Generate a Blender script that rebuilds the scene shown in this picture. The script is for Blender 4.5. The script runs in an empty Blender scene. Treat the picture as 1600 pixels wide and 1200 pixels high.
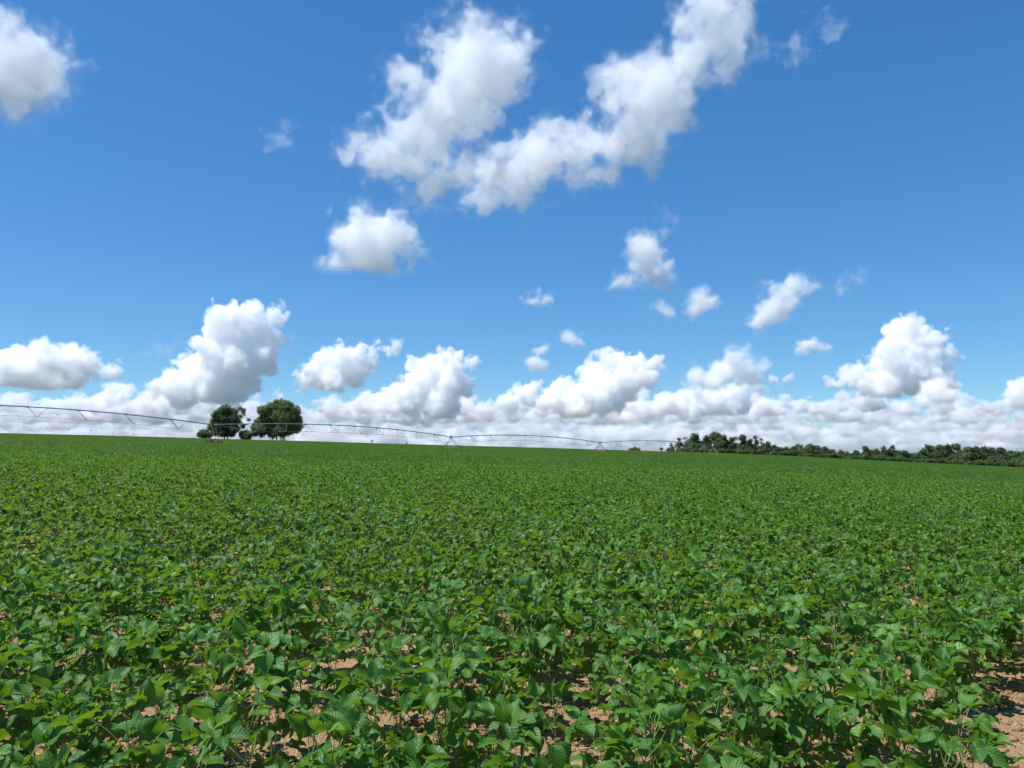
import bpy, math, random
import numpy as np
from mathutils import Vector, Matrix
C = bpy.context.scene
COL = C.collection
R_ = math.radians
# ------------------------------------------------------------------ camera
F, PX, PY, HOR = 1209.0, 800.0, 600.0, 700.0          # focal length and centre of the 1600 px photograph, row of the true horizon
PITCH = math.atan((HOR-PY)/F)
EYE_H = 1.55
EYE = np.array([0, 0, EYE_H])
cam = bpy.data.cameras.new('camera'); co = bpy.data.objects.new('camera', cam); COL.objects.link(co)
co.location = EYE; co.rotation_euler = (math.pi/2+PITCH, 0, 0)
cam.sensor_width = 36; cam.lens = 36*F/1600; cam.clip_start = 0.05; cam.clip_end = 250000
C.camera = co
# ------------------------------------------------------------------ sky and sun
SUN_EL, SUN_AZ = R_(66), R_(-100)                      # azimuth from +Y (ahead) towards +X (right)
w = bpy.data.worlds.new('World'); C.world = w; w.use_nodes = True
nt = w.node_tree; nt.nodes.clear()
sky = nt.nodes.new('ShaderNodeTexSky'); sky.sky_type = 'NISHITA'; sky.sun_disc = False
sky.sun_elevation = SUN_EL; sky.sun_rotation = SUN_AZ; sky.altitude = 1000
sky.air_density = 1.0; sky.dust_density = 0.0; sky.ozone_density = 3.0
hs = nt.nodes.new('ShaderNodeHueSaturation'); hs.inputs['Saturation'].default_value = 1.28; hs.inputs['Value'].default_value = 0.139
ga = nt.nodes.new('ShaderNodeGamma'); ga.inputs[1].default_value = 0.70         # colour grade that flattens the sky's brightness range
gr = nt.nodes.new('ShaderNodeMix'); gr.data_type = 'RGBA'; gr.blend_type = 'MULTIPLY'; gr.inputs[0].default_value = 1; gr.inputs[7].default_value = (3.58, 5.5, 7.15, 1)
bg = nt.nodes.new('ShaderNodeBackground'); bg.inputs[1].default_value = 0.10
wo = nt.nodes.new('ShaderNodeOutputWorld')
nt.links.new(sky.outputs[0], hs.inputs['Color']); nt.links.new(hs.outputs[0], ga.inputs[0]); nt.links.new(ga.outputs[0], gr.inputs[6]); nt.links.new(gr.outputs[2], bg.inputs[0]); nt.links.new(bg.outputs[0], wo.inputs[0])
sd = bpy.data.lights.new('sun', 'SUN'); sd.energy = 4.9; sd.angle = R_(0.5); sd.color = (1, .975, .935)
so = bpy.data.objects.new('sun', sd); COL.objects.link(so)
SDIR = Vector((math.sin(SUN_AZ)*math.cos(SUN_EL), math.cos(SUN_AZ)*math.cos(SUN_EL), math.sin(SUN_EL)))
so.rotation_euler = SDIR.to_track_quat('Z', 'Y').to_euler(); so.location = (-40, -30, 80)
vs = C.view_settings; vs.view_transform = 'Standard'; vs.look = 'None'; vs.exposure = 0.35; vs.gamma = 1; vs.use_curve_mapping = False
C.render.engine = 'CYCLES'
cy = C.cycles; cy.use_denoising = True; cy.max_bounces = 40; cy.diffuse_bounces = 3; cy.glossy_bounces = 2
cy.transmission_bounces = 4; cy.volume_bounces = 40; cy.transparent_max_bounces = 64; cy.sample_clamp_indirect = 8
# ------------------------------------------------------------------ helpers
def pix(px, py):
    """unit direction through a point of the photograph"""
    x, y = (px-PX)/F, (PY-py)/F
    v = np.array([x, math.cos(PITCH)-y*math.sin(PITCH), math.sin(PITCH)+y*math.cos(PITCH)])
    return v/np.linalg.norm(v)
def mesh_np(name, verts, faces, uv=None, tint=None, mats=(), smooth=False, attr=None):
    me = bpy.data.meshes.new(name)
    me.vertices.add(len(verts)); me.vertices.foreach_set('co', np.ascontiguousarray(verts, np.float32).ravel())
    n, k = faces.shape
    me.loops.add(n*k); me.loops.foreach_set('vertex_index', np.ascontiguousarray(faces, np.int32).ravel())
    me.polygons.add(n); me.polygons.foreach_set('loop_start', np.arange(0, n*k, k, dtype=np.int32)); me.polygons.foreach_set('loop_total', np.full(n, k, np.int32))
    if smooth: me.polygons.foreach_set('use_smooth', np.ones(n, bool))
    me.update(calc_edges=True)
    if uv is not None:
        u = me.uv_layers.new(name='UVMap'); u.data.foreach_set('uv', np.ascontiguousarray(uv[faces.ravel()], np.float32).ravel())
    if tint is not None:
        a = me.attributes.new('tint', 'FLOAT', 'POINT'); a.data.foreach_set('value', np.ascontiguousarray(tint, np.float32))
    for m in mats: me.materials.append(m)
    return me
def link(name, me, parent=None, loc=None, label=None, cat=None, group=None, kind=None):
    o = bpy.data.objects.new(name, me); COL.objects.link(o)
    if loc is not None: o.location = loc
    if parent: o.parent = parent
    tag(o, label, cat, group, kind)
    return o
def tag(o, label=None, cat=None, group=None, kind=None):
    for k, v in (('label', label), ('category', cat), ('group', group), ('kind', kind)):
        if v: o[k] = v
    return o
class MB:
    def __init__(s): s.v = []; s.f = []; s.n = 0
    def add(s, v, f): s.v.append(np.asarray(v, float)); s.f.append(np.asarray(f, int)+s.n); s.n += len(v); return s
    def tube(s, pts, rad, k=6, cap=True):
        pts = np.asarray(pts, float); m = len(pts); rad = np.broadcast_to(rad, (m,))
        t = np.gradient(pts, axis=0); t /= np.linalg.norm(t, axis=1)[:, None]+1e-9
        a = np.array([0, 0, 1.0]) if abs(t[0][2]) < .9 else np.array([1.0, 0, 0])
        u = np.cross(t, a); u /= np.linalg.norm(u, axis=1)[:, None]+1e-9; w_ = np.cross(t, u)
        th = np.arange(k)/k*2*math.pi
        V = pts[:, None]+rad[:, None, None]*(np.cos(th)[None, :, None]*u[:, None]+np.sin(th)[None, :, None]*w_[:, None])
        i = np.arange(m-1)[:, None]*k; j = np.arange(k)[None]; j2 = (j+1) % k
        Fq = np.stack([i+j, i+j2, i+k+j2, i+k+j], -1).reshape(-1, 4)
        V = V.reshape(-1, 3)
        if cap:
            for e, c in ((0, pts[0]), (m-1, pts[-1])):
                b = len(V); V = np.vstack([V, c[None]])
                q = np.arange(k); q2 = (q+1) % k
                Fq = np.vstack([Fq, np.stack([np.full(k, b), e*k+(q2 if e == 0 else q), e*k+(q if e == 0 else q2), np.full(k, b)], -1)])
        return s.add(V, Fq)
    def box(s, c, d, rot=None):
        v = np.array([(x, y, z) for x in (-.5, .5) for y in (-.5, .5) for z in (-.5, .5)])*np.array(d)
        if rot is not None: v = v@np.array(rot).T
        return s.add(v+np.array(c), [(0, 1, 3, 2), (4, 6, 7, 5), (0, 4, 5, 1), (2, 3, 7, 6), (0, 2, 6, 4), (1, 5, 7, 3)])
    def mesh(s, name, mat, smooth=False):
        f = np.concatenate(s.f); v = np.concatenate(s.v)
        me = bpy.data.meshes.new(name)
        fl = [tuple(dict.fromkeys(q)) for q in f.tolist()]
        me.from_pydata(v.tolist(), [], fl); me.materials.append(mat)
        if smooth: me.polygons.foreach_set('use_smooth', np.ones(len(me.polygons), bool))
        me.update(); return me
def nodes(name):
    m = bpy.data.materials.new(name); m.use_nodes = True; t = m.node_tree; t.nodes.clear()
    def N(kind, **kw):
        n = t.nodes.new(kind)
        for k, v in kw.items():
            if k.startswith('i_'):
                key = k[2:].replace('_', ' '); n.inputs[int(key) if key.isdigit() else key].default_value = v
            else: setattr(n, k, v)
        return n
    def L(a, b): t.links.new(a, b)
    return m, N, L
def paint(name, col, rough=.5, metal=0, var=.25, scale=6, dirt=None):
    m, N, L = nodes(name)
    o = N('ShaderNodeOutputMaterial'); p = N('ShaderNodeBsdfPrincipled', i_Roughness=rough, i_Metallic=metal)
    g = N('ShaderNodeTexCoord'); n = N('ShaderNodeTexNoise', i_Scale=scale, i_Detail=5)
    r = N('ShaderNodeValToRGB'); e = r.color_ramp.elements
    e[0].position = .35; e[1].position = .7
    e[0].color = (*[c*(1-var) for c in col], 1) if dirt is None else (*dirt, 1); e[1].color = (*[min(1, c*(1+var*.6)) for c in col], 1)
    L(g.outputs['Object'], n.inputs['Vector']); L(n.outputs['Fac'], r.inputs[0]); L(r.outputs[0], p.inputs['Base Color']); L(p.outputs[0], o.inputs[0])
    return m
# ------------------------------------------------------------------ terrain
HX = np.array([-700, -300, 0, 160, 320, 480, 600, 705, 850, 940, 1050, 1110, 1200, 1300, 1400, 1500, 1600, 1900, 2300.])
HY = np.array([664, 674, 681, 683, 686.3, 690, 693.3, 696.3, 700, 703, 705.5, 707, 710, 714.5, 718.6, 722, 725.2, 733, 742.])
def crest_params(az):
    """tan elevation of the field's skyline and distance of the crest for an azimuth (radians, from +Y to +X)"""
    xp = PX+np.tan(np.clip(az, -.85, .85))*F*1.0
    yh = np.interp(xp, HX, HY)
    return (HOR-yh)/F, np.interp(xp, [0, 900, 1060, 1600], [410, 420, 520, 540])
CROP = 0.50
def ground_z(x, y):
    x = np.asarray(x, float); y = np.asarray(y, float)
    d = np.hypot(x, y); az = np.arctan2(x, y)
    te, dc = crest_params(az)
    s = (EYE_H-CROP)/dc+te
    back = np.clip((np.abs(az)-1.2)/1.2, 0, 1); s = s*(1-back)
    e = np.maximum(d-dc, 0)
    z = np.minimum(d, dc)*s+np.where(e < 900, -e*.018, -16.2-np.clip(e-900, 0, 6000)*.0157)
    return z
def smoothz(x, y):
    return ground_z(x, y)
# ground sheet: fine rings near the camera, out past the horizon
def vnoise(x, y, seed):
    rng = np.random.default_rng(seed); tab = rng.standard_normal((256, 256))
    i = np.floor(x).astype(int); j = np.floor(y).astype(int); fx = x-i; fy = y-j; fx = fx*fx*(3-2*fx); fy = fy*fy*(3-2*fy)
    g = lambda a, b: tab[a % 256, b % 256]
    return (g(i, j)*(1-fx)+g(i+1, j)*fx)*(1-fy)+(g(i, j+1)*(1-fx)+g(i+1, j+1)*fx)*fy
# soil colours
def soil_material():
    m, N, L = nodes('red_brown_soil')
    o = N('ShaderNodeOutputMaterial'); p = N('ShaderNodeBsdfPrincipled', i_Roughness=.95); p.inputs['Specular IOR Level'].default_value = .15
    g = N('ShaderNodeNewGeometry')
    n1 = N('ShaderNodeTexNoise', i_Scale=52, i_Detail=8, i_Roughness=.75); n2 = N('ShaderNodeTexNoise', i_Scale=1.7, i_Detail=4)
    r = N('ShaderNodeValToRGB'); e = r.color_ramp.elements
    e[0].position = .3; e[0].color = (.20, .115, .065, 1); e[1].position = .70; e[1].color = (.70, .50, .30, 1)
    k = e.new(.52); k.color = (.52, .345, .19, 1)
    mx = N('ShaderNodeMix', data_type='RGBA', blend_type='MULTIPLY'); mx.inputs[0].default_value = .5
    r2 = N('ShaderNodeValToRGB'); r2.color_ramp.elements[0].color = (.6, .55, .5, 1); r2.color_ramp.elements[1].color = (1.25, 1.2, 1.15, 1)
    b = N('ShaderNodeBump', i_Strength=1.0, i_Distance=.03)
    for n in (n1, n2): L(g.outputs['Position'], n.inputs['Vector'])
    L(n1.outputs['Fac'], r.inputs[0]); L(n2.outputs['Fac'], r2.inputs[0]); L(r.outputs[0], mx.inputs[6]); L(r2.outputs[0], mx.inputs[7])
    # beyond the crest and behind: pasture greyed so its bounce leaves clouds untinted
    ln = N('ShaderNodeVectorMath', operation='LENGTH'); L(g.outputs['Position'], ln.inputs[0])
    ma = N('ShaderNodeMapRange'); ma.inputs[1].default_value = 430; ma.inputs[2].default_value = 700; L(ln.outputs['Value'], ma.inputs[0])
    sy = N('ShaderNodeSeparateXYZ'); L(g.outputs['Position'], sy.inputs[0])
    mb_ = N('ShaderNodeMapRange'); mb_.inputs[1].default_value = -4; mb_.inputs[2].default_value = -9; L(sy.outputs[1], mb_.inputs[0])
    mr = N('ShaderNodeMath', operation='MAXIMUM'); L(ma.outputs[0], mr.inputs[0]); L(mb_.outputs[0], mr.inputs[1])
    n3 = N('ShaderNodeTexNoise', i_Scale=.0016, i_Detail=5); L(g.outputs['Position'], n3.inputs['Vector'])
    r3 = N('ShaderNodeValToRGB'); q = r3.color_ramp.elements; q[0].position = .4; q[0].color = (.085, .10, .08, 1); q[1].position = .62; q[1].color = (.135, .14, .125, 1)
    L(n3.outputs['Fac'], r3.inputs[0])
    mf = N('ShaderNodeMix', data_type='RGBA'); L(mr.outputs[0], mf.inputs[0]); L(mx.outputs[2], mf.inputs[6]); L(r3.outputs[0], mf.inputs[7])
    L(n1.outputs['Fac'], b.inputs['Height']); L(b.outputs[0], p.inputs['Normal']); L(mf.outputs[2], p.inputs['Base Color']); L(p.outputs[0], o.inputs[0])
    return m
SOIL = soil_material()
def build_ground():
    rad = np.concatenate([[0.02], np.arange(.6, 2.0, .2), np.arange(2.0, 7, .035), np.geomspace(7, 40, 60), np.geomspace(43, 900, 90), np.geomspace(1000, 18000, 24)])
    na = 900
    a1 = np.linspace(-.75, .75, 640, endpoint=False); a2 = np.linspace(.75, 2*math.pi-.75, 220, endpoint=False)
    az = np.concatenate([a1, a2]); na = len(az)
    A, Rr = np.meshgrid(az, rad, indexing='ij')
    x = np.sin(A)*Rr; y = np.cos(A)*Rr
    azw = (A+math.pi) % (2*math.pi)-math.pi
    z = ground_z(x, y)
    m = np.clip((9-Rr)/3, 0, 1)
    z += m*(vnoise(x*2.1, y*2.1, 1)*.012+vnoise(x*9, y*9, 2)*.007+np.abs(vnoise(x*24, y*24, 3))*.006)
    V = np.stack([x, y, z], -1).reshape(-1, 3); nr = len(rad)
    i = np.arange(na)[:, None]; j = np.arange(nr-1)[None]; i2 = (i+1) % na
    Q = np.stack([i*nr+j, i*nr+j+1, i2*nr+j+1, i2*nr+j], -1).reshape(-1, 4)[:, ::-1]
    link('ground', mesh_np('ground', V, Q, mats=[SOIL], smooth=True), kind='structure', label='red brown crumbly soil of the field under the soybean rows')
build_ground()
# ------------------------------------------------------------------ clouds: closed hulls of scattering droplets, thin outer veil and denser core
def up3(a, shape):
    for ax in range(3):
        n, m = shape[ax], a.shape[ax]
        t = np.linspace(0, m-1.001, n); i = t.astype(int); f = (t-i).astype(np.float32); f = f*f*(3-2*f)
        sh = [1, 1, 1]; sh[ax] = n
        a = np.take(a, i, ax)*(1-f.reshape(sh))+np.take(a, i+1, ax)*f.reshape(sh)
    return a
def fbm(shape, cell, octv, rng, gain=.5):
    r = np.zeros(shape, np.float32); amp, tot = 1.0, 0
    for o in range(octv):
        c = cell/2**o
        if c < 1.4: break
        r += amp*up3(rng.standard_normal([max(3, int(math.ceil(n/c))+2) for n in shape]).astype(np.float32), shape); tot += amp*amp; amp *= gain
    return r/math.sqrt(max(tot, 1e-6))
def surface_nets(f):
    s = f > 0
    nx, ny, nz = f.shape
    c = np.zeros((nx-1, ny-1, nz-1), np.int8)
    corners = [(i, j, k) for i in (0, 1) for j in (0, 1) for k in (0, 1)]
    for i, j, k in corners: c += s[i:nx-1+i, j:ny-1+j, k:nz-1+k]
    act = np.argwhere((c > 0) & (c < 8))
    idx = -np.ones(c.shape, np.int64); idx[act[:, 0], act[:, 1], act[:, 2]] = np.arange(len(act))
    vals = {q: f[act[:, 0]+q[0], act[:, 1]+q[1], act[:, 2]+q[2]] for q in corners}
    acc = np.zeros((len(act), 3)); cnt = np.zeros(len(act))
    for a in corners:
        for ax in range(3):
            if a[ax]: continue
            b = list(a); b[ax] = 1
            va, vb = vals[a], vals[tuple(b)]; m = (va > 0) != (vb > 0)
            p = np.tile(np.array(a, float), (len(act), 1)); p[:, ax] = np.where(m, va/np.where(m, va-vb, 1), 0)
            acc[m] += p[m]; cnt[m] += 1
    quads = []
    for ax in range(3):
        s0 = [slice(None)]*3; s1 = [slice(None)]*3; s0[ax] = slice(0, -1); s1[ax] = slice(1, None)
        e = np.argwhere(s[tuple(s0)] != s[tuple(s1)])
        o1, o2 = [(1, 2), (2, 0), (0, 1)][ax]
        e = e[(e[:, o1] > 0) & (e[:, o2] > 0) & (e[:, o1] < f.shape[o1]-1) & (e[:, o2] < f.shape[o2]-1)]
        ins = s[e[:, 0], e[:, 1], e[:, 2]]
        def g(d1, d2):
            q = e.copy(); q[:, o1] += d1; q[:, o2] += d2
            return idx[q[:, 0], q[:, 1], q[:, 2]]
        Q = np.stack([g(-1, -1), g(0, -1), g(0, 0), g(-1, 0)], 1)
        Q[~ins] = Q[~ins][:, ::-1]; quads.append(Q)
    return act+acc/cnt[:, None], np.concatenate(quads)
VM = {}
def droplets(dens):
    key = float('%.2g' % dens)
    if key not in VM:
        m, N, L = nodes('cloud_droplets')
        o = N('ShaderNodeOutputMaterial'); v = N('ShaderNodeVolumeScatter', i_Density=key, i_Anisotropy=0.0); v.inputs['Color'].default_value = (1, 1, 1, 1)
        L(v.outputs[0], o.inputs['Volume']); VM[key] = m
    return VM[key]
def cloud(circles, rng_m, label, vox=3.0, seed=1, mfp=9.0, edge=4.0, rough=1.0, base=None, depth=.8, kids=16, name='cloud', kind=None, flat=1.0, cell=34, warp=1.5, billow=False, shells=((-1.3, .05), (-.6, .13), (.15, .32), (1.0, .5))):
    """a cloud rng_m metres away, modelled from round puffs; vox, mfp and edge in photo pixels at that distance"""
    rng = np.random.default_rng(seed)
    cs = np.array(circles, float)
    cx, cyy = (cs[:, 0].min()+cs[:, 0].max())/2, (cs[:, 1].min()+cs[:, 1].max())/2
    fwd = pix(cx, cyy); right = np.cross(fwd, [0, 0, 1]); right /= np.linalg.norm(right); up = np.cross(right, fwd)
    mpp = rng_m/F
    P, Rr = [], []
    for x, y, r in cs:
        d = pix(x, y); d = d/np.dot(d, fwd)
        p = np.array([np.dot(d, right), 0, np.dot(d, up)])*F
        p[1] += rng.uniform(-1, 1)*r*depth
        P.append(p); Rr.append(r*.84)
        for k in range(kids):
            v = rng.standard_normal(3); v /= np.linalg.norm(v)
            rr = r*rng.uniform(.25, .5); q = p+v*(r*1.02-rr*.9)
            P.append(q); Rr.append(rr)
            if rr < vox*3: continue
            for j in range(6):
                u = rng.standard_normal(3); u = u/np.linalg.norm(u)+v*.7; u /= np.linalg.norm(u); r3 = rr*rng.uniform(.25, .5)
                if r3 > vox*1.2: P.append(q+u*(rr-r3*.3)); Rr.append(r3)
    P = np.array(P); Rr = np.array(Rr)
    pad = edge*(2.0*rough+.4+max(-a for a, b in shells))+vox*3
    lo = (P-Rr[:, None]).min(0)-pad; hi = (P+Rr[:, None]).max(0)+pad
    shape = tuple(int(v) for v in np.ceil((hi-lo)/vox)+1)
    f = np.full(shape, -pad, np.float32)
    ax = [lo[i]+np.arange(shape[i])*vox for i in range(3)]
    for p, r in zip(P, Rr):
        e = r+pad
        a = np.maximum(((p-e-lo)/vox).astype(int), 0); b = np.minimum(((p+e-lo)/vox).astype(int)+2, shape)
        dx = (ax[0][a[0]:b[0]]-p[0])[:, None, None]; dy = (ax[1][a[1]:b[1]]-p[1])[None, :, None]; dz = (ax[2][a[2]:b[2]]-p[2])[None, None, :]
        d = (r-np.sqrt(dx*dx+dy*dy+dz*dz)).astype(np.float32)
        sub = f[a[0]:b[0], a[1]:b[1], a[2]:b[2]]; np.maximum(sub, d, out=sub)
    # the wind shears the puffs: warp, then roughen
    W = [fbm(shape, cell/vox*k, 4, rng, .6)*edge*warp for k in (1.0, 1.0, 1.0)]
    I = [np.clip(np.arange(shape[i], dtype=np.float32).reshape([-1 if j == i else 1 for j in range(3)])+W[i]/vox, 0, shape[i]-1.01) for i in range(3)]
    B = [a.astype(np.int32) for a in I]; T = [a-b for a, b in zip(I, B)]
    wf = np.zeros(shape, np.float32)
    for i in (0, 1):
        for j in (0, 1):
            for k in (0, 1):
                wf += f[B[0]+i, B[1]+j, B[2]+k]*(T[0] if i else 1-T[0])*(T[1] if j else 1-T[1])*(T[2] if k else 1-T[2])
    nz = fbm(shape, cell/vox*.7, 5, rng, .72)
    if billow: nz = nz*.55+(np.abs(fbm(shape, cell/vox*.6, 3, rng, .6))*1.6-1.1)*.8
    g = wf+np.clip(nz, -2, 2)*edge*rough
    if base is not None:
        bz = F*np.dot(pix(cx, base)/np.dot(pix(cx, base), fwd), up)
        n2 = fbm((shape[0], shape[1], 3), 40/vox, 3, rng)[:, :, :1]
        g = np.minimum(g, ((ax[2][None, None, :]-bz)*flat+n2*4).astype(np.float32))
    g[[0, -1]] = -99; g[:, [0, -1]] = -99; g[:, :, [0, -1]] = -99
    M = np.stack([right, fwd, up]); par = None
    for iso, dens in shells:
        iso *= edge
        v, q = surface_nets(g-iso)
        if len(q) == 0: continue
        me = mesh_np('cloud', ((lo+v*vox)*mpp)@M, q, mats=[droplets(dens/(mfp*mpp))])
        if par is None: par = link(name, me, loc=Vector(fwd*rng_m+EYE), label=label, cat='cloud', kind=kind)
        else: link('cloud_core', me, par)
    return par
def Z(l, ox, oy, s): return [(ox+s*a, oy+s*b, s*c) for a, b, c in l]
def build_clouds():
    A = Z([(575,110,60),(650,130,60),(520,170,80),(600,220,110),(660,270,60),(500,280,110),(430,350,100),(350,420,90),(270,480,80),(190,490,50),(130,490,35),(250,540,60),(330,520,70),(430,460,80),(550,330,90),(390,120,36),(440,120,36),(300,270,38),(360,280,46),(245,275,18),(360,620,40),(390,600,36),(370,670,20),(330,640,24),(480,560,62),(550,525,52),(600,440,20),(420,560,50),(590,560,50),(520,580,45)], 480, 0, .475)
    B = Z([(1300,30,70),(1370,50,75),(1330,120,95),(1400,150,55),(1460,160,22),(1270,200,85),(1330,220,55),(1180,260,85),(1040,260,60),(1100,310,95),(1030,300,55),(1150,370,85),(1080,430,95),(960,440,50),(1000,490,75),(900,500,70),(800,430,50),(840,470,65),(780,520,85),(700,560,85),(620,590,65),(690,620,50),(560,600,55),(600,570,60),(640,520,48),(900,580,28),(980,580,26)], 480, 0, .475)
    hi = dict(vox=2.6, mfp=33, edge=6, rough=1.7, cell=42, kids=14, warp=2.8, depth=.5, shells=((-2.2, .03), (-1.2, .07), (-.3, .2), (.7, .7)))
    A = [(x, y, r*.98) for x, y, r in A]; B = [(x, y, r*.98) for x, y, r in B]
    cloud(A, 2400, 'big ragged white cloud slanting down left at the top centre of the sky', seed=3, **hi)
    cloud(B, 2500, 'long white cloud arm rising to the top edge right of centre', seed=4, **hi)
    cloud([(8,60,34),(38,95,40),(0,105,46),(66,124,26),(50,148,17),(20,125,32),(98,154,8),(28,38,16),(-40,90,46)], 2600, 'white cloud cut off by the upper left edge of the sky', seed=5, vox=2.6, mfp=28, edge=6, rough=1.6, warp=2.5, depth=.5, shells=hi['shells'])
    cloud([(580,370,42),(610,362,32),(555,390,34),(530,405,18),(590,395,36),(600,412,14),(648,396,16),(570,345,18),(625,345,13)], 3700, 'lone rounded white cloud below the big ragged cloud', seed=6, vox=2.4, mfp=20, edge=5, rough=1.6, base=424, depth=.5, warp=2.2, shells=hi['shells'])
    cloud([(1012,395,28),(1000,390,20),(1020,420,23),(1040,436,15),(1035,385,10),(985,441,12),(962,445,9)], 4300, 'upright white puff with a tail to its left, right of centre', seed=7, vox=2.2, mfp=17, edge=4, rough=1.4, base=455)
    cloud([(1090,470,17),(1110,475,12),(1075,478,9)], 4800, 'small soft white puff right beside a fainter grey puff', seed=8, vox=2, mfp=14, edge=4, rough=1.3)
    cloud([(1033,482,14),(1045,488,9)], 4900, 'faint grey puff beneath the upright white puff', seed=9, vox=2, mfp=22, edge=4, rough=1.3)
    cloud([(1235,450,18),(1215,470,22),(1195,490,19),(1180,502,12),(1255,446,12),(1268,442,6),(1215,495,14)], 5200, 'slanted oblong white cloud leaning right, in the right half', seed=10, vox=2.2, mfp=15, edge=4, rough=1.3)
    cloud([(1265,536,10),(1280,545,8),(1292,541,4),(1258,550,6)], 7000, 'tiny heart shaped white cloud left of the tall right cumulus', seed=11, vox=1.6, mfp=9, edge=2.5, rough=1.3)
    cloud([(835,470,12),(850,471,8),(820,472,6)], 5000, 'small flat grey white puff alone in the mid sky', seed=12, vox=1.8, mfp=15, edge=3.5, rough=1.3, base=478)
    cloud([(845,545,10),(838,570,15),(850,573,9)], 7500, 'small upright greyish puff left of the centre right cumulus', seed=13, vox=1.8, mfp=11, edge=3, rough=1.3, base=582)
    cloud([(888,525,12),(905,535,11),(880,530,6)], 7000, 'small soft puff just above the centre right cumulus', seed=14, vox=1.8, mfp=13, edge=3, rough=1.3)
    for i, (px, py, r, lab) in enumerate(((438,214,13,'thin wisp of vapour alone in the upper left blue'),(1243,84,12,'thin wisp right of the long cloud arm'),(1290,46,11,'thin wisp highest in the upper right blue'),(1040,350,12,'thin pale wisp above the upright white puff'),(1335,440,10,'thin pale wisp right of the slanted oblong cloud'),(265,545,8,'tiny faint wisp left of the tall left cumulus'))):
        q = [(px, py, r), (px-r*1.2, py+r*.7, r*.7), (px+r*.4, py-r*.9, r*.6), (px-r*2.2, py+r*.5, r*.4)]
        cloud(q, 3500, lab, seed=20+i, vox=2.2, mfp=85, edge=6, rough=2.0, cell=24, kids=8)
    SH = ((-.6, .1), (.0, .35), (.7, .55)); cu = dict(vox=1.6, mfp=8.5, edge=2.6, rough=1.6, cell=30, warp=1.6, billow=True, shells=SH)
    cloud([(345,495,20),(370,498,26),(400,498,26),(430,492,18),(350,520,30),(385,535,38),(420,530,25),(340,555,34),(370,570,42),(400,560,32),(300,575,27),(320,590,38),(350,600,38),(270,592,20),(245,602,16),(280,610,32)], 15000, 'tall bright cumulus leaning right behind and above the two field trees', seed=30, base=640, **cu)
    cloud([(450,531,8),(443,534,7)], 15000, 'tiny puff touching the right side of the tall left cumulus', seed=31, vox=1.6, mfp=12, edge=2.5, rough=1.2)
    cloud([(60,550,20),(115,550,17),(30,562,24),(85,567,28),(140,571,23),(170,580,16),(20,582,28),(60,587,28),(110,590,24),(-20,575,30)], 12000, 'broad flat based cumulus at the left edge over the irrigation pipe', seed=32, base=606, **cu)
    cloud([(565,550,17),(585,547,11),(540,560,26),(510,575,26),(485,586,20),(475,600,13),(550,580,26),(520,598,26),(575,568,16),(600,548,8)], 15500, 'bright cumulus with two peaks right of the field trees', seed=33, base=614, **cu)
    cloud([(620,538,10),(616,553,9)], 15500, 'small pale shred beside the two peaked cumulus', seed=34, vox=1.6, mfp=13, edge=2.5, rough=1.3)
    cloud([(698,557,15),(716,561,11),(730,571,13),(680,572,23),(650,577,20),(700,590,33),(660,602,33),(720,600,23),(735,577,8),(640,620,30),(690,630,34)], 17000, 'grey cumulus with one bright white knob, left of centre low in the sky', seed=35, base=650, **cu)
    cloud([(945,560,17),(965,565,21),(925,585,21),(905,598,13),(880,597,9),(890,615,25),(1000,570,20),(1025,570,13),(980,592,35),(940,615,38),(1010,590,20),(860,625,24),(820,615,24),(790,630,22),(900,640,30)], 16000, 'largest low cumulus with a gleaming white crest, right of centre', seed=36, base=655, **cu)
    cloud([(1160,545,12),(1150,565,17),(1130,583,22),(1090,588,17),(1168,580,22),(1110,600,17)], 9500, 'grey ragged cloud floating over the white wedge on the right', seed=37, vox=2.2, mfp=12, edge=3.5, rough=1.4, base=606)
    cloud([(1090,615,14),(1120,627,25),(1090,640,20),(1150,612,18),(1180,602,15),(1210,594,10),(1234,589,6),(1150,632,25)], 17000, 'white wedge of cloud tapering to the right, over the wood', seed=38, base=650, **cu)
    cloud([(1410,505,17),(1425,501,14),(1400,520,20),(1420,530,29),(1440,545,27),(1460,530,17),(1474,526,11),(1485,503,4),(1480,512,5),(1390,550,20),(1420,570,38),(1455,575,24),(1490,550,11),(1370,572,17),(1340,582,17),(1320,590,17),(1302,600,11),(1350,600,21),(1390,600,27),(1430,610,19),(1465,602,23)], 13000, 'tall towering cumulus alone on the right with a grey base', seed=39, base=622, **cu)
    cloud([(1465,615,20),(1482,622,12),(1450,626,12)], 12000, 'dark grey patch of cloud under the tall right cumulus', seed=40, vox=2, mfp=8, edge=3, rough=1.2, base=638)
    cloud([(1592,606,16),(1577,616,12),(1602,622,24),(1640,610,26)], 16000, 'bright cumulus puff at the right edge above the wood', seed=41, base=645, **cu)
    # the mid distance bank under the single cumulus
    rng = np.random.default_rng(78); q = []
    TX = [-200, 0, 100, 200, 300, 430, 480, 600, 700, 760, 850, 950, 1050, 1150, 1250, 1350, 1500, 1600, 1800]
    TY = [615, 618, 603, 598, 612, 618, 612, 588, 596, 612, 604, 596, 604, 620, 634, 634, 640, 628, 625]
    for lay in range(2):
        x = -170.0
        while x < 1770:
            top = float(np.interp(x, TX, TY))+rng.uniform(-4, 24)+lay*14; b = 656+lay*6
            wd = rng.uniform(26, 58); h = max(8, b-top)
            for k in range(int(6+wd*h/260)):
                t = rng.uniform(-1, 1); r = rng.uniform(.18, .42)*min(h, 44)*(1-.4*abs(t))+2
                q.append((x+t*wd*.7, b-rng.uniform(0, 1)*max(0, h*(1-t*t*.8)-r)-r*.3, r))
            x += wd*rng.uniform(.75, 1.15)
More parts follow.
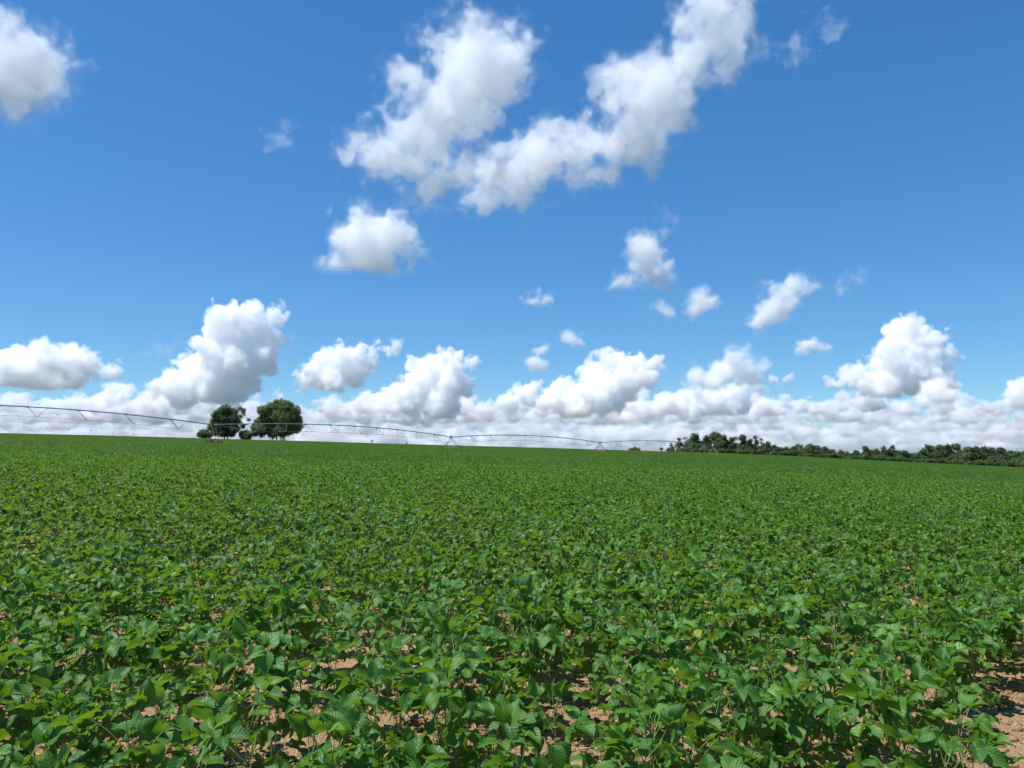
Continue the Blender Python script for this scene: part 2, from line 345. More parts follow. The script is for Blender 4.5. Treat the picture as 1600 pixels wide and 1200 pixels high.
    cloud(q, 20500, 'bank of heaped white and grey cumulus low above the field', seed=59, base=662, depth=3.0, kids=10, name='clouds', kind='stuff', vox=2.0, mfp=12, edge=2.6, rough=1.4, cell=32, billow=True, shells=SH)
    # the deck of distant cumulus along the horizon reads as one mass
    rng = np.random.default_rng(77)
    for li, (R, base, hmin, hmax, step) in enumerate(((19000, 648, 18, 46, 150), (24000, 660, 18, 42, 95), (31000, 672, 14, 34, 75), (42000, 684, 16, 34, 52), (62000, 695, 20, 36, 40), (90000, 705, 34, 48, 30))):
        q = []
        x = -160.0
        while x < 1760:
            wd = rng.uniform(.5, 1.25)*step; h = rng.uniform(hmin, hmax)
            if li == 0 and 430 < x < 560: h *= .5
            n = int(5+wd/9)
            for k in range(n):
                t = rng.uniform(-1, 1); r = rng.uniform(.28, .55)*h*(1-.45*abs(t))
                q.append((x+t*wd*.55, base-rng.uniform(0, 1)*max(0, h*(1-t*t*.8)-r)-r*.3, r+2.5))
            x += wd*rng.uniform(.62, 1.05)
        cloud(q, R, ('nearest', 'second', 'third', 'fourth', 'fifth', 'farthest palest')[li]+' layer in the deck of distant cumulus along the horizon', seed=60+li, vox=2.0, mfp=min(11+li*2.5, 17), edge=2.4, rough=1.5, base=base, depth=2.0, kids=8, name='clouds', kind='stuff', cell=24+li*3, billow=li < 2, shells=SH)
build_clouds()
# ------------------------------------------------------------------ soybean plants
def leaf_material(name, base, light, tr, veins=True, spec=.40):
    m, N, L = nodes(name)
    o = N('ShaderNodeOutputMaterial')
    at = N('ShaderNodeAttribute', attribute_name='tint'); oi = N('ShaderNodeObjectInfo'); g = N('ShaderNodeNewGeometry')
    add = N('ShaderNodeMath', operation='MULTIPLY_ADD'); add.inputs[1].default_value = .75; L(at.outputs['Fac'], add.inputs[0])
    m2 = N('ShaderNodeMath', operation='MULTIPLY'); m2.inputs[1].default_value = .25; L(oi.outputs['Random'], m2.inputs[0]); L(m2.outputs[0], add.inputs[2])
    n = N('ShaderNodeTexNoise', i_Scale=.11, i_Detail=3); L(g.outputs['Position'], n.inputs['Vector'])
    a2 = N('ShaderNodeMath', operation='MULTIPLY_ADD'); a2.inputs[1].default_value = .7; L(n.outputs['Fac'], a2.inputs[0])
    s2 = N('ShaderNodeMath', operation='SUBTRACT'); s2.inputs[1].default_value = .35; L(add.outputs[0], s2.inputs[0]); L(s2.outputs[0], a2.inputs[2])
    r = N('ShaderNodeValToRGB'); e = r.color_ramp.elements; e[0].position = 0; e[0].color = (*base, 1); e[1].position = 1; e[1].color = (*light, 1)
    md = e.new(.55); md.color = (*[(.62*a+.38*b) for a, b in zip(base, light)], 1)
    nb = N('ShaderNodeTexNoise', i_Scale=.022, i_Detail=2); L(g.outputs['Position'], nb.inputs['Vector'])
    a3 = N('ShaderNodeMath', operation='MULTIPLY_ADD'); a3.inputs[1].default_value = .9; a3.inputs[2].default_value = -.45; L(nb.outputs['Fac'], a3.inputs[0])
    a4 = N('ShaderNodeMath', operation='ADD'); L(a2.outputs[0], a4.inputs[0]); L(a3.outputs[0], a4.inputs[1])
    L(a4.outputs[0], r.inputs[0])
    yl = N('ShaderNodeMapRange'); yl.inputs[1].default_value = 1.2; yl.inputs[2].default_value = 1.6; L(at.outputs['Fac'], yl.inputs[0])
    my = N('ShaderNodeMix', data_type='RGBA'); L(yl.outputs[0], my.inputs[0]); L(r.outputs[0], my.inputs[6]); my.inputs[7].default_value = (.36, .33, .04, 1)
    colr = my.outputs[2]
    p = N('ShaderNodeBsdfPrincipled', i_Roughness=.4); p.inputs['Specular IOR Level'].default_value = spec
    if veins:
        uv = N('ShaderNodeUVMap'); sx = N('ShaderNodeSeparateXYZ'); L(uv.outputs[0], sx.inputs[0])
        u = N('ShaderNodeMath', operation='SUBTRACT'); u.inputs[1].default_value = .5; L(sx.outputs[0], u.inputs[0])
        au = N('ShaderNodeMath', operation='ABSOLUTE'); L(u.outputs[0], au.inputs[0])
        k1 = N('ShaderNodeMath', operation='MULTIPLY_ADD'); k1.inputs[1].default_value = -.62; L(au.outputs[0], k1.inputs[0]); vn = N('ShaderNodeTexNoise', i_Scale=3.5, i_Detail=2); L(uv.outputs[0], vn.inputs['Vector']); vq = N('ShaderNodeMath', operation='MULTIPLY_ADD'); vq.inputs[1].default_value = .14; L(vn.outputs['Fac'], vq.inputs[0]); L(sx.outputs[1], vq.inputs[2]); L(vq.outputs[0], k1.inputs[2])
        k2 = N('ShaderNodeMath', operation='MULTIPLY'); k2.inputs[1].default_value = 8.5; L(k1.outputs[0], k2.inputs[0])
        fr = N('ShaderNodeMath', operation='PINGPONG'); fr.inputs[1].default_value = .5; L(k2.outputs[0], fr.inputs[0])
        lv = N('ShaderNodeMapRange'); lv.inputs[1].default_value = .0; lv.inputs[2].default_value = .13; lv.inputs[3].default_value = 1; lv.inputs[4].default_value = 0; L(fr.outputs[0], lv.inputs[0])
        mv = N('ShaderNodeMapRange'); mv.inputs[1].default_value = .0; mv.inputs[2].default_value = .035; mv.inputs[3].default_value = 1; mv.inputs[4].default_value = 0; L(au.outputs[0], mv.inputs[0])
        lv2 = N('ShaderNodeMath', operation='MULTIPLY'); lv2.inputs[1].default_value = .45; L(lv.outputs[0], lv2.inputs[0])
        mxv = N('ShaderNodeMath', operation='MAXIMUM'); L(lv2.outputs[0], mxv.inputs[0]); L(mv.outputs[0], mxv.inputs[1])
        vm = N('ShaderNodeMath', operation='MULTIPLY'); vm.inputs[1].default_value = .42; L(mxv.outputs[0], vm.inputs[0])
        mc = N('ShaderNodeMix', data_type='RGBA'); L(vm.outputs[0], mc.inputs[0]); L(colr, mc.inputs[6]); mc.inputs[7].default_value = (.17, .27, .085, 1)
        colr = mc.outputs[2]
        bm = N('ShaderNodeBump', i_Strength=.5, i_Distance=.004); nz = N('ShaderNodeTexNoise', i_Scale=28, i_Detail=3); L(uv.outputs[0], nz.inputs['Vector'])
        hb = N('ShaderNodeMath', operation='MULTIPLY_ADD'); hb.inputs[1].default_value = .6; L(nz.outputs['Fac'], hb.inputs[0]); L(fr.outputs[0], hb.inputs[2])
        L(hb.outputs[0], bm.inputs['Height']); L(bm.outputs[0], p.inputs['Normal'])
    # pale underside
    mb = N('ShaderNodeMix', data_type='RGBA'); fb = N('ShaderNodeMath', operation='MULTIPLY'); fb.inputs[1].default_value = .5
    L(g.outputs['Backfacing'], fb.inputs[0]); L(fb.outputs[0], mb.inputs[0]); L(colr, mb.inputs[6]); mb.inputs[7].default_value = (.13, .22, .085, 1)
    L(mb.outputs[2], p.inputs['Base Color'])
    tl = N('ShaderNodeBsdfTranslucent'); tl.inputs[0].default_value = (*tr, 1)
    ms = N('ShaderNodeMixShader'); ms.inputs[0].default_value = .33
    L(p.outputs[0], ms.inputs[1]); L(tl.outputs[0], ms.inputs[2]); L(ms.outputs[0], o.inputs[0])
    return m
LEAF = leaf_material('soybean_leaf', (.036, .128, .014), (.145, .33, .032), (.23, .41, .014))
LEAF_FAR = leaf_material('soybean_leaf_far_darkened', (.028, .102, .018), (.098, .222, .034), (.15, .30, .02), veins=False, spec=.22)  # darker leaf colour stands in for shaded gaps the far patches lack
STEM = paint('soybean_stem', (.26, .33, .10), .6, 0, .4, 20)
def leaflet(nu, nv, rng, fold, curl, wav):
    """one leaflet along +Y of length 1, width ~.66, blade in XY, upper side +Z"""
    v = np.linspace(0, 1, nv+1); u = np.linspace(-1, 1, nu+1)
    wd = .355*np.sin(np.pi*np.clip(v, 0, 1)**.72)**.78*(1-.25*v**3)
    wd[-1] = .004; wd[0] = .02
    U, V = np.meshgrid(u, v, indexing='ij')
    W = wd[None]
    x = U*W; y = V.copy(); z = np.abs(U)*W*fold-curl*(V-.2)**2+wav*np.sin(V*7+U*2.1)*np.abs(U)*.12
    y = y-.06*np.abs(U)*(V > .02)
    P = np.stack([x, y, z], -1).reshape(-1, 3)
    uvc = np.stack([U*.5+.5, V], -1).reshape(-1, 2)
    i = np.arange(nu)[:, None]; j = np.arange(nv)[None]; k = nv+1
    Q = np.stack([i*k+j, (i+1)*k+j, (i+1)*k+j+1, i*k+j+1], -1).reshape(-1, 4)
    return P, Q, uvc
def frame(dirv, upv, roll=0):
    y = dirv/np.linalg.norm(dirv); x = np.cross(y, upv); x /= np.linalg.norm(x)+1e-9; z = np.cross(x, y)
    if roll: x, z = x*math.cos(roll)+z*math.sin(roll), z*math.cos(roll)-x*math.sin(roll)
    return np.stack([x, y, z])
class Leaves:
    def __init__(s): s.v = []; s.q = []; s.uv = []; s.t = []; s.n = 0
    def put(s, P, Q, uv, M, pos, size, tint):
        s.v.append(P*size@M+pos); s.q.append(Q+s.n); s.uv.append(uv); s.t.append(np.full(len(P), tint)); s.n += len(P)
    def mesh(s, name, mats): return mesh_np(name, np.concatenate(s.v), np.concatenate(s.q), np.concatenate(s.uv), np.concatenate(s.t), mats, smooth=True)
def soybean(rng, nu, nv, lv, st, org=(0, 0, 0), size=1.0, low=True, kt=3):
    """adds a plant to the leaf collector lv and (if given) the stem builder st"""
    org = np.array(org, float)
    H = rng.uniform(.36, .47)*size; nn = rng.integers(8, 11)
    lean = rng.normal(0, .09, 2); a0 = rng.uniform(0, 6.28)
    zs = np.linspace(.05, 1, nn)
    node = np.stack([lean[0]*H*zs**1.5+rng.normal(0, .005, nn), lean[1]*H*zs**1.5+rng.normal(0, .005, nn), zs*H], -1)+org
    if st is not None: st.tube(np.vstack([org-np.array([0, 0, .02]), node]), np.linspace(.0036, .0016, nn+1)*size, 5, False)
    for i in range(nn):
        if not low and i < nn//2-1: continue
        t = i/(nn-1)
        for rep in range(2 if (t > .3 and t < .85 and rng.random() < .6) else 1):
            ang = a0+i*math.pi*.97+rng.normal(0, .45)+rep*1.7
            elev = rng.uniform(.55, 1.15)+.3*t
            plen = (.10+.10*(1-abs(t-.45)*1.3))*rng.uniform(.7, 1.2)*size*(1 if t < .93 else .45)
            d = np.array([math.cos(ang)*math.cos(elev), math.sin(ang)*math.cos(elev), math.sin(elev)])
            tip = node[i]+d*plen+np.array([0, 0, -.012*(1-t)])
            if st is not None:
                mid = node[i]+d*plen*.55+np.array([0, 0, .012])
                st.tube([node[i], mid, tip], np.array([.0018, .0015, .0012])*size, kt, False)
            L = (.061+.034*math.sin(math.pi*min(1, t*1.05))**.7)*rng.uniform(.68, 1.22)*size
            if t > .93: L *= .55
            young = t > .86
            tint = np.clip(rng.normal(.38 if not young else .85, .22), 0, 1)
            h = np.array([math.cos(ang), math.sin(ang), 0])
            side = np.array([-h[1], h[0], 0])
            pitch = rng.normal(-.02, .6) if not young else rng.uniform(.2, 1.1)
            tw = rng.normal(0, .45)
            for k, (sd_, off) in enumerate(((0, .22), (-1, 0), (1, 0))):
                hd = h*math.cos(sd_*1.15)+side*math.sin(sd_*1.15)
                pt = pitch+rng.normal(0, .28)-(.12 if sd_ else 0)
                dv = hd*math.cos(pt)+np.array([0, 0, 1])*math.sin(pt)
                upv = np.array([0, 0, 1.])*math.cos(pt)-hd*math.sin(pt)
                M = frame(dv, upv, tw*.8+rng.normal(0, .3)+sd_*.25)
                P, Q, uv = leaflet(nu, nv, rng, rng.uniform(.1, .85) if not young else rng.uniform(.5, 1.2), rng.uniform(.0, .35), rng.uniform(.3, 1))
                base = tip+(h*off*L if k == 0 else hd*.02*L)
                if st is not None and k == 0: st.tube([tip, base], .0011*size, 3, False)
                lv.put(P, Q, uv, M, base, L*(1.08 if k == 0 else .95), np.clip(tint+rng.normal(0, .07), 0, 1) if rng.random() > .012 else rng.uniform(1.25, 1.7))
ROW = 0.48
THETA = R_(5)                     # the rows run almost across the view
cT, sT = math.cos(THETA), math.sin(THETA)
GAPS = [(2.05, 3.15, .24), (2.35, 3.6, .32), (2.65, 4.1, .4), (2.98, 4.6, .42), (3.3, 5.05, .36), (-4.6, 7.3, .35), (-4.25, 6.7, .25), (.3, 3.75, .2), (-5.25, 8.1, .42), (4.2, 8.7, .3), (.3, 4.15, .22), (-1.05, 4.15, .22), (.95, 4.25, .18), (-.2, 4.7, .15)]
def sow(rng, x0, x1, y0, y1, step, keep):
    """plants of the drilled rows inside a box of the row-aligned frame"""
    j0, j1 = int(math.ceil(y0/ROW)), int(math.floor(y1/ROW))
    xs = []
    for j in range(j0, j1+1):
        n = int((x1-x0)/step)
        a = x0+(np.arange(n)+rng.uniform(0, 1))*step+rng.normal(0, step*.3, n)
        b = np.full(n, j*ROW)+rng.normal(0, .028, n)
        k = rng.random(n) < keep
        xs.append(np.stack([a[k], b[k]], -1))
    p = np.concatenate(xs)
    return np.stack([p[:, 0]*cT-p[:, 1]*sT, p[:, 0]*sT+p[:, 1]*cT], -1)
def build_crop():
    rng = np.random.default_rng(11)
    protos = []
    for i in range(14):
        lv, st = Leaves(), MB(); soybean(rng, 6, 9, lv, st, size=rng.uniform(.92, 1.12))
        protos.append((lv.mesh('soybean_foliage', [LEAF]), st.mesh('soybean_stem', STEM, True)))
    # near plants, one object each
    pts = sow(rng, -9, 9, 1.7, 9.0, .125, .88)
    d = np.hypot(pts[:, 0], pts[:, 1])
    ok = (d > 2.05) & (rng.random(len(d)) < np.interp(d, [2, 3, 4.5, 6, 8], [.74, .82, .9, .98, 1]))
    for gx, gy, gr in GAPS: ok &= np.hypot(pts[:, 0]-gx, pts[:, 1]-gy) > gr*rng.uniform(.8, 1.1, len(pts))
    pts = np.vstack([pts[ok], [(-1.34, 2.22), (1.60, 2.42), (1.72, 2.75)]]); d = np.hypot(pts[:, 0], pts[:, 1])
    inview = (np.abs(pts[:, 0])/np.maximum(pts[:, 1], .1) < .70) & (pts[:, 1] > 2.1)
    order = np.argsort(np.where(inview, d, 1e9))
    own = set(order[:300].tolist())
    lab = 'leafy green soybean plant with broad trifoliate leaves in the nearest rows'
    for i in sorted(own):
        x, y = pts[i]; k = rng.integers(len(protos)); fm, sm = protos[k]
        s = rng.uniform(.86, 1.14)
        root = bpy.data.objects.new('soybean_plant', None); COL.objects.link(root); root.empty_display_size = .1
        root.location = (x, y, float(ground_z(x, y))); root.rotation_euler = (rng.normal(0, .05), rng.normal(0, .05), rng.uniform(0, 6.28)); root.scale = (s, s, s*rng.uniform(.93, 1.07))
        tag(root, lab, 'soybean plant', 'soybean plants in the nearest rows')
        link('foliage', fm, root); link('stem', sm, root)
    # everything further back is one crop
    stock = bpy.data.collections.new('crop_stock')
    def put(name, lv, st, mat, stem=True):
        me = lv.mesh(name, [mat])
        o = bpy.data.objects.new(name, me); 
        if stem and st is not None:
            sm = st.mesh('s', STEM); 
            # join the stem geometry to the leaves
            v = np.concatenate([np.concatenate(lv.v), np.concatenate(st.v)]); nq = np.concatenate([np.concatenate(lv.q), np.concatenate(st.f)+lv.n])
            uv = np.concatenate([np.concatenate(lv.uv), np.zeros((st.n, 2))]); t = np.concatenate([np.concatenate(lv.t), np.full(st.n, .8)])
            me2 = mesh_np(name, v, nq, uv, t, [mat, STEM], smooth=True)
            mi = np.zeros(len(nq), np.int32); mi[-sum(len(f) for f in st.f):] = 1; me2.polygons.foreach_set('material_index', mi)
            o.data = me2
        stock.objects.link(o)
    for i in range(8):
        lv, st = Leaves(), MB(); soybean(rng, 4, 6, lv, st, size=rng.uniform(.95, 1.12)); put('crop_a_%d' % i, lv, st, LEAF)
    PS = ROW*6
    for i in range(6):
        lv = Leaves()
        for j in range(6):
            n = int(PS/.12)
            for a in (np.arange(n)+.5)*PS/n-PS/2:
                soybean(rng, 2, 2, lv, None, (a+rng.normal(0, .04), (j+.5)*ROW-PS/2+rng.normal(0, .04), 0), size=rng.uniform(.95, 1.15), low=False)
        put('crop_b_%d' % i, lv, None, LEAF_FAR, False)
    P, RT, SC, ID = [], [], [], []
    for i in range(len(pts)):
        if i in own: continue
        P.append((*pts[i], float(ground_z(*pts[i])))); RT.append((rng.normal(0, .05), rng.normal(0, .05), rng.uniform(0, 6.28))); s = rng.uniform(.88, 1.14); SC.append(s); ID.append(rng.integers(8))
    q = sow(rng, -36, 36, 9.0+ROW*.5, 40.4, .12, .93)
    q = q[(np.abs(q[:, 0]) < q[:, 1]*.72+3)]
    for x, y in q:
        if math.hypot(x-4.2, y-8.7) < .3: continue
        P.append((x, y, float(ground_z(x, y)))); RT.append((0, 0, rng.uniform(0, 6.28))); SC.append(rng.uniform(.85, 1.15)); ID.append(rng.integers(8))
    nj = int(470/PS)
    for j in range(int(round(40.3/PS)), nj):
        yy = (j+.5)*PS+ROW*.5
        ni = int((yy*.82+6)/PS)+1
        for i in range(-ni, ni+1):
            a, b = i*PS, yy
            x, y = a*cT-b*sT, a*sT+b*cT
            dd = math.hypot(x, y); lim = 452 if math.atan2(x, y) < .2 else 476
            if dd > lim: continue
            P.append((x, y, float(ground_z(x, y)))); RT.append((0, 0, THETA+(math.pi if rng.random() < .5 else 0))); SC.append(rng.uniform(.95, 1.06)); ID.append(8+rng.integers(6))
    P = np.array(P)
    me = bpy.data.meshes.new('soybean_crop'); me.vertices.add(len(P)); me.vertices.foreach_set('co', P.astype(np.float32).ravel())
    for nm, ty, key, arr in (('rot', 'FLOAT_VECTOR', 'vector', np.array(RT, np.float32).ravel()), ('scl', 'FLOAT', 'value', np.array(SC, np.float32)), ('idx', 'INT', 'value', np.array(ID, np.int32))):
        a = me.attributes.new(nm, ty, 'POINT'); a.data.foreach_set(key, arr)
    o = link('soybean_crop', me, label='dense green soybean crop covering the whole field to its skyline', kind='stuff')
    ng = bpy.data.node_groups.new('sow_crop', 'GeometryNodeTree')
    ng.interface.new_socket('Geometry', in_out='INPUT', socket_type='NodeSocketGeometry'); ng.interface.new_socket('Geometry', in_out='OUTPUT', socket_type='NodeSocketGeometry')
    gi = ng.nodes.new('NodeGroupInput'); go = ng.nodes.new('NodeGroupOutput')
    ci = ng.nodes.new('GeometryNodeCollectionInfo'); ci.inputs['Collection'].default_value = stock; ci.inputs['Separate Children'].default_value = True; ci.inputs['Reset Children'].default_value = True
    ip = ng.nodes.new('GeometryNodeInstanceOnPoints'); ip.inputs['Pick Instance'].default_value = True
    def attr(nm, ty):
        n = ng.nodes.new('GeometryNodeInputNamedAttribute'); n.data_type = ty; n.inputs['Name'].default_value = nm
        return [s for s in n.outputs if s.enabled and s.name == 'Attribute'][0]
    er = ng.nodes.new('FunctionNodeEulerToRotation')
    ng.links.new(gi.outputs[0], ip.inputs['Points']); ng.links.new(ci.outputs[0], ip.inputs['Instance']); ng.links.new(attr('idx', 'INT'), ip.inputs['Instance Index'])
    ng.links.new(attr('rot', 'FLOAT_VECTOR'), er.inputs[0]); ng.links.new(er.outputs[0], ip.inputs['Rotation']); ng.links.new(attr('scl', 'FLOAT'), ip.inputs['Scale']); ng.links.new(ip.outputs[0], go.inputs[0])
    md = o.modifiers.new('crop', 'NODES'); md.node_group = ng
    print('crop points', len(P))
build_crop()
def build_clods():
    rng = np.random.default_rng(5)
    t = (1+5**.5)/2
    iv = np.array([(-1,t,0),(1,t,0),(-1,-t,0),(1,-t,0),(0,-1,t),(0,1,t),(0,-1,-t),(0,1,-t),(t,0,-1),(t,0,1),(-t,0,-1),(-t,0,1)])/math.sqrt(1+t*t)
    fc = np.array([(0,11,5),(0,5,1),(0,1,7),(0,7,10),(0,10,11),(1,5,9),(5,11,4),(11,10,2),(10,7,6),(7,1,8),(3,9,4),(3,4,2),(3,2,6),(3,6,8),(3,8,9),(4,9,5),(2,4,11),(6,2,10),(8,6,7),(9,8,1)])
    n = 42000
    y = 2.2+7.3*rng.random(n)**1.5; x = rng.uniform(-.75, .75, n)*y
    r = np.clip(rng.lognormal(math.log(.009), .5, n), .004, .032)
    z = ground_z(x, y)+r*.25
    V = iv[None]*r[:, None, None]*rng.uniform(.65, 1.35, (n, 12, 1))*np.stack([rng.uniform(.7, 1.3, n), rng.uniform(.7, 1.3, n), rng.uniform(.5, .9, n)], -1)[:, None]
    V = V+np.stack([x, y, z], -1)[:, None]
    Q = (fc[None]+np.arange(n)[:, None, None]*12).reshape(-1, 3)
    link('soil_crumbs', mesh_np('soil_crumbs', V.reshape(-1, 3), Q, mats=[SOIL]), kind='stuff', label='loose reddish soil crumbs lying between the soybean rows')
build_clods()
def build_straw():
    rng = np.random.default_rng(8); n = 2600
    y = 2.2+6.5*rng.random(n)**1.4; x = rng.uniform(-.75, .75, n)*y; a = rng.uniform(0, 6.28, n); l = rng.uniform(.02, .09, n); w_ = rng.uniform(.0012, .003, n)
    z = ground_z(x, y)+rng.uniform(.006, .018, n); d = np.stack([np.cos(a), np.sin(a), rng.normal(0, .12, n)], -1)*l[:, None]; sd_ = np.stack([-np.sin(a), np.cos(a), np.zeros(n)], -1)*w_[:, None]; up = np.array([0, 0, 1.])*w_[:, None]
    c = np.stack([x, y, z], -1)
    V = np.stack([c-d-sd_, c-d+sd_, c-d+up, c+d-sd_, c+d+sd_, c+d+up], 1).reshape(-1, 3)
    Q = (np.array([(0, 1, 4, 3), (1, 2, 5, 4), (2, 0, 3, 5)])[None]+np.arange(n)[:, None, None]*6).reshape(-1, 4)
    link('straw_litter', mesh_np('straw_litter', V, Q, mats=[paint('dry_straw', (.55, .45, .28), .8, 0, .4, 9)]), kind='stuff', label='dry straw scraps scattered on the soil')
build_straw()
# ------------------------------------------------------------------ centre pivot irrigator
def at(px, d):
    """ground point d metres away in the direction of photo column px"""
    x = (px-PX)/F; y = 1.0; s = d/math.hypot(x, y)
    x, y = x*s, y*s
    return np.array([x, y, float(ground_z(x, y))])
GALV = paint('galvanised_steel', (.30, .33, .36), .5, .35, .3, 3)
DARKS = paint('weathered_steel', (.25, .275, .29), .55, .3, .3, 3)
RUST = paint('rusty_primer', (.15, .075, .045), .75, 0, .4, 5, dirt=(.09, .05, .035))
YEL = paint('dusty_yellow_steel', (.34, .33, .16), .7, 0, .3, 5)
RUBBER = paint('dusty_tyre', (.05, .045, .04), .9, 0, .4, 4)
RUBR = paint('muddy_tyre', (.17, .075, .04), .9, 0, .4, 4)
HOSE = paint('drop_hose', (.10, .11, .125), .6, 0, .2, 4)
WHITE = paint('white_panel', (.8, .8, .78), .4, 0, .05, 4)
ORANGE = paint('rusty_orange_paint', (.19, .065, .03), .8, 0, .3, 4)
TW = [at(-430, 133), at(333, 130), at(705, 178), at(937, 221), at(1113, 262)]
PIPE_H = 3.05
def build_pivot():
    root = bpy.data.objects.new('centre_pivot_irrigator', None); COL.objects.link(root); root.location = TW[1]; O = np.array(TW[1])
    tag(root, 'long centre pivot irrigator with arched pipe spans on wheeled towers crossing the field', 'irrigator')
    tops = [p+np.array([0, 0, PIPE_H+(.35 if i == 1 else 0)])-O for i, p in enumerate(TW)]
    up = np.array([0, 0, 1.])
    for i in range(len(TW)-1):
        a, b = tops[i], tops[i+1]; Ls = np.linalg.norm(b-a); u = (b-a)/Ls; sd_ = np.cross(u, up); sd_ /= np.linalg.norm(sd_)
        arc = 1.15 if i else 1.55
        f = lambda t: a+(b-a)*t+up*arc*4*t*(1-t)
        ts = np.linspace(0, 1, 33); mb = MB().tube([f(t) for t in ts], .085, 8)
        nj = int(Ls/6.7)
        for k in range(1, nj+1): mb.tube([f((k)/(nj+1)-.0015), f(k/(nj+1)+.0015)], .15, 8)
        sp = link('pipe_span', mb.mesh('pipe_span', DARKS, True), root)
        tr = MB(); ch = {-1: [f(.012)], 1: [f(.012)]}
        for k in range(1, nj+1):
            t = k/(nj+1); t2 = t+2.4/Ls; tm = t+1.2/Ls
            if t2 > .99: continue
            ns = []
            for s in (-1, 1):
                n = f(tm)-up*1.35+sd_*s*.85; ns.append(n); ch[s].append(n)
                tr.tube([f(t), n], .035, 5); tr.tube([f(t2), n], .027, 5)
            tr.tube(ns, .03, 5)
        for s in (-1, 1):
            ch[s].append(f(.988)); tr.tube(ch[s], .013, 4)
        link('truss', tr.mesh('truss', DARKS), sp)
        nh = int(Ls/2.75)
        for k in range(1, nh):
            p = f(k/nh); gz = float(ground_z(*(p+O)[:2])); zb = gz-O[2]+1.05
            e = np.array([p[0], p[1], max(zb, p[2]-2.75)])
            h = MB().tube([p+up*.02, p+up*.16+sd_*.12, p+sd_*.25, p+sd_*.25-up*.3, e+sd_*.25], .027, 5)
            h.tube([e+sd_*.25, e+sd_*.25-up*.16], .05, 6)
            link('drop_hose', h.mesh('drop_hose', HOSE), sp)
    for i in range(1, len(TW)):
        p = np.array(TW[i])-O; top = tops[i]
        u = (tops[min(i+1, len(TW)-1)]-tops[i-1]); u[2] = 0; u /= np.linalg.norm(u); sd_ = np.cross(u, up)
        half = 1.9; legm = (None, RUST, DARKS, DARKS, YEL)[i]
        t = bpy.data.objects.new('drive_tower', None); COL.objects.link(t); t.parent = root; t.location = p
        lt = top-p; mb = MB()
        e = {}
        for s in (-1, 1):
            e[s] = sd_*s*half+up*.75
            for q in (-1, 1): mb.tube([lt+u*q*.35-up*.05, e[s]+u*q*.22], .05, 6)
            mb.tube([lt*.45+e[s]*.55+u*.22*1.2, lt*.45+e[s]*.55-u*.22*1.2], .03, 5)
        mb.tube([lt*.55+e[-1]*.45, lt*.55+e[1]*.45], .035, 5)
        mb.tube([lt*.25+e[-1]*.75, lt*.75+e[1]*.25], .03, 5)
        mb.tube([lt-up*.2, lt+up*.42], .14, 8)
        link('tower_frame', mb.mesh('tower_frame', legm), t)
        bb = MB(); bb.tube([sd_*-half+up*.72, sd_*half+up*.72], .085, 8); bb.box(up*.82, (.5, .42, .34))
        link('base_beam', bb.mesh('base_beam', RUST if i == 1 else YEL), t)
        for s in (-1, 1):
            wh = MB(); c = sd_*s*half+up*.60+u*.28; th = np.linspace(0, 2*math.pi, 21)
            for off, rr, rt in ((0, .50, .13),):
                wh.tube([c+sd_*math.cos(x)*rr+up*math.sin(x)*rr for x in th], rt, 8, False)
            wo_ = link('wheel', wh.mesh('tyre', RUBR if i == 1 else RUBBER, True), t)
            rm = MB(); rm.tube([c-u*.05, c+u*.05], .40, 16)
            rm.tube([c-u*.14, c+u*.2], .12, 8); rw = rm.mesh('rim', RUST if i == 1 else YEL)
            link('rim', rw, t)
        if i == 4:
            bx = MB().box(lt+up*.55, (.55, .4, .75)); link('control_panel', bx.mesh('control_panel', WHITE), t)
        if i == 1:
            bx = MB().box(lt-up*1.15+sd_*.25, (.5, .45, .6)); link('control_panel', bx.mesh('control_panel', RUST), t)
build_pivot()
def build_machine():
    p = at(1175, 330)
    root = bpy.data.objects.new('farm_trailer', None); COL.objects.link(root); root.location = p
    tag(root, 'small rusty orange farm machine standing in the crop before the wood', 'farm machine')
    mb = MB(); mb.box((0, 0, 1.0), (1.3, 1.9, .6)); mb.box((.1, .45, 1.62), (.8, .6, .62)); mb.tube([(0, -.95, .8), (0, -1.9, .7)], .07, 6)
    me = mb.mesh('body', ORANGE); link('body', me, root)
    for s in (-1, 1):
        th = np.linspace(0, 2*math.pi, 19)
        wm = MB().tube([(s*.8, math.cos(x)*.38, .5+math.sin(x)*.38) for x in th], .12, 8, False); wm.tube([(s*.75, 0, .5), (s*.85, 0, .5)], .3, 12)
        link('wheel', wm.mesh('wheel', RUBBER, True), root)
build_machine()
# ------------------------------------------------------------------ trees
def foliage_material(name, dark, light, tr):
    m, N, L = nodes(name)
    o = N('ShaderNodeOutputMaterial'); at_ = N('ShaderNodeAttribute', attribute_name='tint'); oi = N('ShaderNodeObjectInfo')
    a = N('ShaderNodeMath', operation='MULTIPLY_ADD'); a.inputs[1].default_value = .6; L(oi.outputs['Random'], a.inputs[0]); sb = N('ShaderNodeMath', operation='SUBTRACT'); sb.inputs[1].default_value = .15; L(at_.outputs['Fac'], sb.inputs[0]); L(sb.outputs[0], a.inputs[2])
    r = N('ShaderNodeValToRGB'); e = r.color_ramp.elements; e[0].color = (*dark, 1); e[1].color = (*light, 1); e[0].position = .1; e[1].position = 1
    p = N('ShaderNodeBsdfPrincipled', i_Roughness=.55); p.inputs['Specular IOR Level'].default_value = .25
    tl = N('ShaderNodeBsdfTranslucent'); tl.inputs[0].default_value = (*tr, 1); ms = N('ShaderNodeMixShader'); ms.inputs[0].default_value = .34
    L(a.outputs[0], r.inputs[0]); L(r.outputs[0], p.inputs['Base Color']); L(p.outputs[0], ms.inputs[1]); L(tl.outputs[0], ms.inputs[2]); L(ms.outputs[0], o.inputs[0])
    return m
